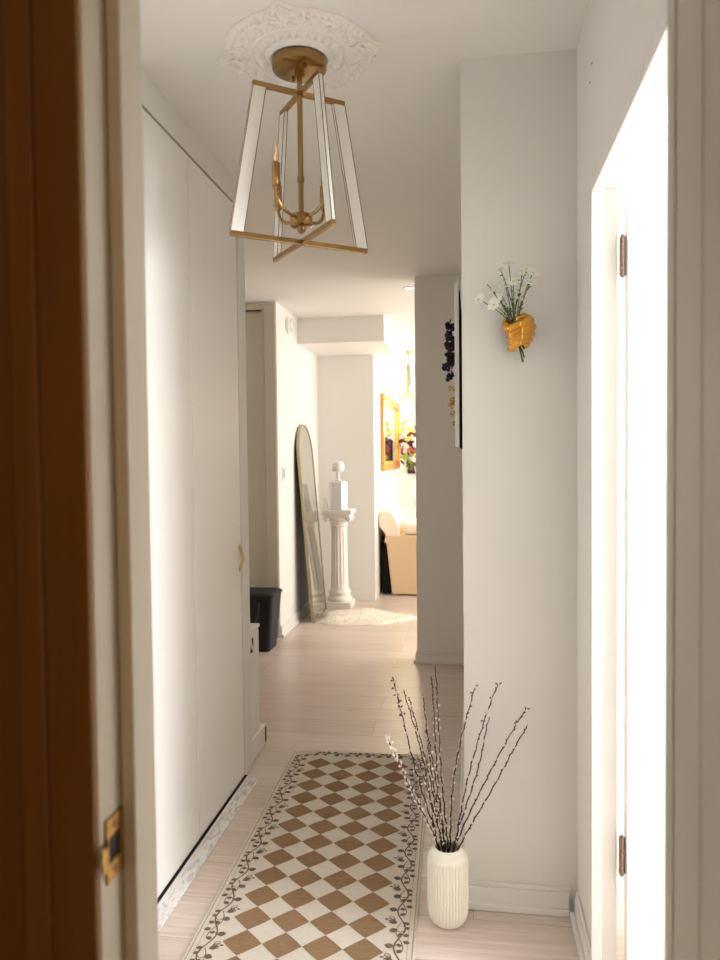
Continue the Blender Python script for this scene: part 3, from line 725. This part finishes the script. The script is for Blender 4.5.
boxp(cb, -.9378, -.9362, 3.245, 3.262, .02, .085).build('plinth_gap', DARK, cb)
bn = thing('waste_bin', 'navy black tapered waste bin in the entry recess', 'bin', (-1.47, 4.93, 0))
def rrect(hx, hy, r, z, cx=0, cy=0, n=5):
    out = []
    for (sx, sy, a0) in ((1, 1, 0), (-1, 1, PI / 2), (-1, -1, PI), (1, -1, 1.5 * PI)):
        for i in range(n + 1):
            a = a0 + PI / 2 * i / n; out.append((cx + sx * (hx - r) + r * math.cos(a), cy + sy * (hy - r) + r * math.sin(a), z))
    return out
def loft(rings, mi=0, smooth=True):
    mb = MB(); n = len(rings[0]); vs = [v for r in rings for v in r]; fs = [tuple(reversed(range(n))), tuple(range((len(rings) - 1) * n, len(rings) * n))]
    for i in range(len(rings) - 1):
        for k in range(n): a = i * n + k; b = i * n + (k + 1) % n; fs.append((a, b, b + n, a + n))
    return mb.add(vs, fs, mi, False)
loft([rrect(.112, .105, .03, .0005), rrect(.148, .135, .035, .375)]).build('bin_body', NAVY, bn, bevel=.003)
loft([rrect(.155, .142, .037, .3755), rrect(.155, .142, .037, .387), rrect(.140, .128, .03, .398), rrect(.12, .11, .03, .402)]).build('bin_lid', NAVY, bn, bevel=.002)
MB().tube([(-.06, -.148, .33), (-.05, -.152, .24), (-.02, -.150, .19), (.02, -.150, .19), (.05, -.152, .24), (.06, -.150, .34)], .005, 8).build('bin_handle', NAVYL, bn)

# ------------------------------------------------------------------ wall fittings
sd = thing('smoke_detector', 'round white smoke detector high on the bright wall', 'smoke detector', (-1.385, 5.56, 2.325))
MB().lathe([(.058, .0005), (.062, .004), (.062, .018), (.054, .028), (.030, .034), (.010, .035)], 32, axis='X').build('housing', WHITEP, sd)
MB().lathe([(.045, .030), (.048, .0315), (.040, .0335)], 32, axis='X').build('vent_ring', mat('grey_vent', (190, 190, 184), .5), sd)
sw = thing('light_switch', 'white light switch on the bright wall beside the leaning mirror', 'light switch', (-1.385, 5.38, 1.20))
MB().box(.0005, .006, -.036, .036, -.058, .058).build('switch_plate', WHITEP, sw, bevel=.002)
MB().box(.0062, .011, -.016, .016, -.033, .033).build('rocker', mat('grey_rocker', (170, 172, 172), .4), sw, bevel=.0015)
dl = thing('recessed_downlight', 'small lit recessed downlight in the ceiling by the living room', 'ceiling light', (-.40, 4.98, H))
MB().lathe([(.030, -.0005), (.045, -.0005), (.045, -.004), (.032, -.007)], 32, capb=False, capt=False).build('trim_ring', WHITEP, dl)
MB().lathe([(.029, -.0006), (.029, -.004), (.02, -.006)], 24).build('lens', DOWN, dl)

# ------------------------------------------------------------------ leaning arched mirror
am = thing('arched_floor_mirror', 'tall arched floor mirror leaning against the bright wall', 'mirror', (-1.245, 5.975, .004))
mw, mh = .255, 1.585       # half width, height ; local: x = outwards normal, y along wall, z up
tilt = -math.asin((.122) / mh)
def arch(hw, hh, z0, n=20):
    p = [(-hw, z0), (hw, z0), (hw, hh - hw)]
    p += [(hw * math.cos(a), hh - hw + hw * math.sin(a)) for a in [PI * i / n for i in range(1, n)]]
    p += [(-hw, hh - hw)]
    return p
rotm = Matrix.Rotation(tilt, 3, 'Y')
def mp_(x, y, z): return tuple(rotm @ Vector((x, y, z)))
o_ = arch(mw, mh, 0); i_ = arch(mw - .010, mh - .010, .010)
fm = MB(); n = len(o_)
for (xa, xb) in ((-.014, .010),):
    vs = [mp_(xa, y, z) for y, z in o_] + [mp_(xb, y, z) for y, z in o_] + [mp_(xb, y, z) for y, z in i_] + [mp_(xa, y, z) for y, z in i_]
    fs = []
    for r_ in range(4):
        for k in range(n): a = r_ * n + k; b = r_ * n + (k + 1) % n; c_ = ((r_ + 1) % 4) * n; fs.append((a, b, c_ + (k + 1) % n, c_ + k))
    fm.add(vs, fs)
fm.build('mirror_frame', mat('thin_dark_gold_frame', (176, 164, 132), .35, .7), am, bevel=.001)
MB().hexa([mp_(-.012, y, z) for y, z in i_], [mp_(.004, y, z) for y, z in i_]).build('mirror_glass', MIRR, am)

# ------------------------------------------------------------------ pedestal, lamp
pe = thing('column_pedestal', 'white fluted column pedestal standing before the beige wall', 'pedestal', (-1.148, 6.385, 0))
pe.scale = (.93, .93, 1.105)
def sq(hw, z): return [(-hw, -hw, z), (hw, -hw, z), (hw, hw, z), (-hw, hw, z)]
bm_ = MB(); bm_.box(-.125, .125, -.125, .125, .0005, .05)
bm_.build('base_plinth', PLASTER, pe, bevel=.004)
MB().lathe(fine([(.112, .05), (.118, .06), (.118, .075), (.104, .085), (.096, .10), (.104, .112), (.106, .125), (.09, .14), (.084, .155)], .006), 40).build('base_moulding', PLASTER, pe)
def flute(r, z, a): return r - .006 * abs(math.sin(a * 8)) ** .7 * max(0, min(1, (z - .165) / .03)) * max(0, min(1, (.625 - z) / .03))
MB().lathe(fine([(.084, .155), (.080, .30), (.075, .64)], .02), 192, fn=flute).build('shaft', PLASTER, pe)
MB().lathe(fine([(.078, .64), (.086, .648), (.078, .656), (.080, .67), (.10, .69), (.116, .70), (.118, .712)], .006), 40).build('capital_moulding', PLASTER, pe)
cpt = MB(); cpt.box(-.118, .118, -.118, .118, .712, .74)
for sx in (-1, 1):
    for sy in (-1, 1): cpt.lathe([(.004, -.025), (.022, -.025), (.026, 0), (.022, .025), (.004, .025)], 20, (sx * .105, sy * .09, .705), axis='Y')
cpt.box(-.14, .14, -.14, .14, .74, .775)
cpt.build('capital', PLASTER, pe, bevel=.003)
tl = thing('table_lamp', 'small white faceted table lamp with domed shade on the pedestal', 'table lamp', (-1.148, 6.365, .858))
n6 = 6; hexp = [(.078, 0), (.08, .004), (.08, .236), (.070, .246)]
MB().lathe(hexp, n6, smooth=False).build('lamp_body', LAMPW, tl, bevel=.002)
MB().lathe(fine([(.020, .2465), (.028, .255), (.016, .265), (.013, .30), (.02, .312), (.012, .32), (.010, .34)], .004), 24).build('lamp_neck', LAMPW, tl)
MB().lathe(fine([(.048, .332), (.054, .34), (.055, .37), (.050, .400), (.034, .420), (.010, .428)], .006), 32).build('lamp_shade', LAMPW, tl)
MB().tube([(-.085, -.03, .003), (-.10, -.03, .06), (-.12, -.02, .10), (-.125, -.02, .05), (-.13, 0, .003)], .003, 6).build('power_cord', mat('clear_grey_cord', (190, 190, 190), .4), tl)

# ------------------------------------------------------------------ fur mat
fmq = MB(); cx, cy = -.87, 5.93
def outline(a):
    r = 1 + .07 * math.sin(5 * a + .6) + .05 * math.sin(3 * a + 2) + .03 * math.sin(9 * a)
    x = math.cos(a); y = math.sin(a)
    return (.38 * x * r * (1 + .05 * x), .29 * y * r * (1 - .35 * max(0, x)))
rings = []; n = 72
vs = [(cx, cy, .028)]; fs = []
for (t, z) in ((.3, .028), (.6, .027), (.85, .022), (.95, .014), (1.0, .001)):
    for k in range(n):
        a = 2 * PI * k / n; o = outline(a); vs.append((cx + o[0] * t, cy + o[1] * t, z + (.004 * math.sin(k * 1.9 + t * 20) if t < .99 else 0)))
for k in range(n): fs.append((0, 1 + k, 1 + (k + 1) % n))
for i in range(4):
    for k in range(n): a = 1 + i * n + k; b = 1 + i * n + (k + 1) % n; fs.append((a, b, b + n, a + n))
fmq.add(vs, fs, 0, True)
for q in range(2600):
    a = random.uniform(0, 2 * PI); t = math.sqrt(random.random()); o = outline(a); x, y = cx + o[0] * t, cy + o[1] * t
    z = .026 if t < .85 else .026 - (t - .85) / .15 * .024
    l = .006; dx, dy = random.uniform(-.014, .014), random.uniform(-.014, .014)
    fmq.tube([(x, y, z - .002), (x + dx * .5, y + dy * .5, z + l * .6), (x + dx, y + dy, z + l * .8)], [.0035, .0025, .0004], 4, cap=False)
tag(fmq.build('fur_mat', FUR), 'ivory fur mat with wavy edge on the floor before the mirror', 'rug')

# ------------------------------------------------------------------ sofa
so = thing('sofa', 'beige slipcovered sofa at the edge of the living room', 'sofa', (-.1, 7.3, 0))
def cushion(name, x0, x1, y0, y1, z0, z1, m, par, bul=.02, bev=.04):
    r = par.location
    o = B(x0 - r.x, x1 - r.x, y0 - r.y, y1 - r.y, z0 - r.z, z1 - r.z).build(name, m, par, bevel=bev, seg=5)
    for p in o.data.polygons: p.use_smooth = True
    return o
# body: a skirted frame that flares upward to the back
body = MB()
def Q(x, y, z): return (x + .1, y - 7.3, z)
body.hexa([Q(-.745, 6.93, .01), Q(1.0, 6.93, .01), Q(1.0, 7.75, .01), Q(-.745, 7.75, .01)], [Q(-.80, 6.90, .575), Q(1.0, 6.90, .575), Q(1.0, 7.78, .575), Q(-.80, 7.78, .575)])
body.build('sofa_base', LINEN, so, bevel=.015, seg=3)
bk = MB(); prof3 = [(-.81, .50), (-.80, .58), (-.862, .66), (-.860, .74), (-.835, .79), (-.775, .80), (-.72, .76), (-.685, .68), (-.665, .60), (-.66, .50)]
bk.hexa([Q(x, 6.91, z) for x, z in prof3], [Q(x, 7.76, z) for x, z in prof3]); bk.build('rolled_back', LINENL, so, bevel=.012, seg=3)
cushion('seat_cushion', -.63, .98, 6.90, 7.6, .58, .68, LINENL, so)
boxp(so, -.70, .99, 6.96, 7.7, .0005, .0095).build('painted_base_shadow', DARK, so)  # black slab painting the shade beneath the sofa
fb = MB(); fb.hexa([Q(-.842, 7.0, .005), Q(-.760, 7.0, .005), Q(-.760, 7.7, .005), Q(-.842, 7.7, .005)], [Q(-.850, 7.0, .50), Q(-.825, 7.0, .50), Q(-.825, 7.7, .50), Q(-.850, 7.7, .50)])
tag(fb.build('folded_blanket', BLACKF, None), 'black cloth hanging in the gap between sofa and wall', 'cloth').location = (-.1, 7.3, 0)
# ------------------------------------------------------------------ gold framed mirror on the living room wall
gm = thing('gold_wall_mirror', 'gold framed rectangular mirror on the sunlit living room wall', 'mirror', (-.87, 8.0, 1.55))
y0, y1, z0, z1 = 7.18, 8.80, 1.17, 1.93; fw = .075
f = MB()
for (a, b, c, d) in ((y0, y1, z0, z0 + fw), (y0, y1, z1 - fw, z1), (y0, y0 + fw, z0 + fw, z1 - fw), (y1 - fw, y1, z0 + fw, z1 - fw)):
    boxp(gm, -.8695, -.835, a, b, c, d, f)
f.build('mirror_frame', GOLDF, gm, bevel=.008)
f = MB(); g = .018
for (a, b, c, d) in ((y0 + fw, y1 - fw, z0 + fw, z0 + fw + g), (y0 + fw, y1 - fw, z1 - fw - g, z1 - fw), (y0 + fw, y0 + fw + g, z0 + fw + g, z1 - fw - g), (y1 - fw - g, y1 - fw, z0 + fw + g, z1 - fw - g)):
    boxp(gm, -.8695, -.848, a, b, c, d, f)
f.build('inner_bead', GOLDF, gm, bevel=.003)
boxp(gm, -.8694, -.862, y0 + fw + g, y1 - fw - g, z0 + fw + g, z1 - fw - g).build('mirror_glass', MIRR, gm)

# ------------------------------------------------------------------ chandelier with flowers in the living room
ch = thing('floral_chandelier', 'slender hanging chandelier with crystal drops in the living room', 'chandelier', (-.66, 8.0, H))
MB().lathe([(.05, -.02), (.055, -.001)], 24).build('canopy', GOLDF, ch)
MB().tube([(0, 0, -.02), (0, 0, -.12)], .004, 6).build('chain', BRASSD, ch)
MB().lathe([(.004, -.12), (.022, -.17), (.026, -.30), (.024, -.42), (.03, -.45), (.012, -.48)], 20).build('column', mat('silver_grey_column', (150, 150, 130), .3, .5), ch)
for k in range(8):
    arms = MB(); gl = MB()
    a = k * PI / 4 + .2; dx, dy = math.cos(a), math.sin(a)
    arms.tube([(dx * r, dy * r, z) for r, z in ((.02, -.44), (.06, -.49), (.10, -.50), (.125, -.46), (.13, -.43))], .0035, 6)
    gl.lathe([(.006, 0), (.008, .02), (.005, .04), (.001, .05)], 10, (dx * .13, dy * .13, -.43))
    ar = arms.build('arm', GOLDF, ch); gl.build('candle_bulb', BULBG, ar)
    for q in range(2): MB().ball((dx * (.06 + q * .055), dy * (.06 + q * .055), -.53 - .01 * (q % 2)), .011, 8, sc=(.8, .8, 1.4)).build('crystal_drop', CRYSTAL, ar)

# flowers on a stand under it
fv = thing('flower_arrangement', 'large yellow and wine flower arrangement in a white vase near the far window', 'flowers', (-.60, 8.55, 0))
MB().lathe(fine([(.10, .001), (.11, .01), (.05, .03), (.022, .08), (.020, .70), (.035, .74), (.10, .78), (.12, .80), (.12, .815), (.02, .816)], .02), 32).build('vase_stand', LAMPW, fv)
MB().lathe(fine([(.05, .817), (.07, .83), (.08, .90), (.05, 1.0), (.035, 1.12), (.05, 1.2), (.045, 1.2)], .015), 28).build('vase', LAMPW, fv)
def cluster(name, m, cs, r, cnt):
    for (x, y, z) in cs:
        for q in range(cnt):
            d = Vector((random.uniform(-1, 1), random.uniform(-1, .4), random.uniform(-1, 1))).normalized()
            mb = MB(); mc = MB(); flower(mb, mc, Vector((x, y, z)) + d * r * 1.2, d + Vector((0, -.5, 0)), r * random.uniform(.4, .7), 6)
            mb.add(mc.v, mc.f, 0, True); mb.build(name, m, fv)
cluster('yellow_flower', FLY, [(-.10, -.05, 1.66), (.02, 0, 1.70), (.12, 0, 1.62), (-.14, 0, 1.56)], .06, 11)
cluster('wine_flower', FLR, [(-.06, -.08, 1.50), (.06, -.05, 1.48), (.14, 0, 1.42), (-.15, 0, 1.44), (.1, 0, 1.30)], .06, 11)
cluster('rose_flower', FLP, [(-.02, -.10, 1.42), (.08, -.1, 1.56), (-.12, -.05, 1.38)], .055, 9)
cluster('leaf_rosette', FLG, [(-.12, -.06, 1.30), (0, -.06, 1.28), (.05, -.05, 1.62), (-.05, 0, 1.24)], .065, 6)
cluster('cream_flower', CANVAS, [(-.02, -.12, 1.33), (.03, -.12, 1.30), (-.12, -.08, 1.60), (.08, -.1, 1.44), (-.08, -.1, 1.48)], .06, 6)
# dark framed picture on the far wall
pt = thing('framed_picture', 'dark framed flower picture on the sunlit far wall', 'picture', (-.55, 9.1, 1.30))
f = MB()
for (a, b, c, d) in ((-.22, .22, -.2, -.175), (-.22, .22, .175, .2), (-.22, -.195, -.175, .175), (.195, .22, -.175, .175)): f.box(a, b, -.03, -.001, c, d)
f.build('picture_frame', DARK, pt, bevel=.002)
MB().box(-.195, .195, -.014, -.001, -.175, .175).build('picture_print', mat('dusky_floral_print', (110, 70, 84), .7, var=.8, vscale=14), pt)
# ------------------------------------------------------------------ lights
def area(name, loc, rot, sx, sy, power, col, spread=None):
    l = bpy.data.lights.new(name, 'AREA'); l.shape = 'RECTANGLE'; l.size = sx; l.size_y = sy; l.energy = power; l.color = col
    if spread: l.spread = spread
    o = bpy.data.objects.new(name, l); C.objects.link(o); o.location = loc; o.rotation_euler = rot; return o
area('side_window_daylight', (2.99, .75, 1.42), (0, PI / 2, 0), 1.35, 1.4, 290, (.97, 1, 1.03))
area('living_window_daylight', (3.48, 7.0, 1.35), (0, PI / 2, 0), 1.85, 3.6, 165, (1, .985, .95))
def point(name, loc, power, col, r=.02):
    l = bpy.data.lights.new(name, 'POINT'); l.energy = power; l.color = col; l.shadow_soft_size = r
    o = bpy.data.objects.new(name, l); C.objects.link(o); o.location = loc; return o
point('chandelier_lamp', (-.66, 7.9, 1.7), 40, (1, .84, .55), .12)
point('dark_room_fill', (.5, -1.2, 1.6), 24, (1, .70, .40), .15)  # invented warm fill that lifts the brown wall; the room is unlit

w = bpy.data.worlds.new('World'); S.world = w; w.use_nodes = True
bg = w.node_tree.nodes['Background']; bg.inputs[0].default_value = (.85, .92, 1, 1); bg.inputs[1].default_value = 3.0

# ------------------------------------------------------------------ camera
cam = bpy.data.cameras.new('camera'); co = bpy.data.objects.new('camera', cam); C.objects.link(co)
f_ = 741.
yv = Vector(((471 - 360) / f_, -(455 - 480) / f_, -1)).normalized()
zv = Vector((-.0055, 1, 0)); zv = (zv - yv * yv.dot(zv)).normalized(); xv = yv.cross(zv)
R = Matrix((xv, yv, zv))            # rows: world axes in camera space -> camera to world
co.matrix_world = Matrix.Translation((0, 0, 1.32)) @ R.to_4x4()
cam.sensor_fit = 'VERTICAL'; cam.sensor_height = 36; cam.lens = f_ / 960 * 36
cam.clip_start = .02; cam.clip_end = 60
cam.dof.use_dof = True; cam.dof.focus_distance = 2.6; cam.dof.aperture_fstop = 4.5
S.camera = co
S.view_settings.view_transform = 'Standard'; S.view_settings.look = 'None'; S.view_settings.gamma = 1; S.view_settings.exposure = 0
S.view_settings.use_curve_mapping = False
S.cycles.max_bounces = 12; S.cycles.diffuse_bounces = 8; S.cycles.caustics_reflective = False; S.cycles.caustics_refractive = False
S.cycles.use_denoising = True; S.cycles.sample_clamp_indirect = 6
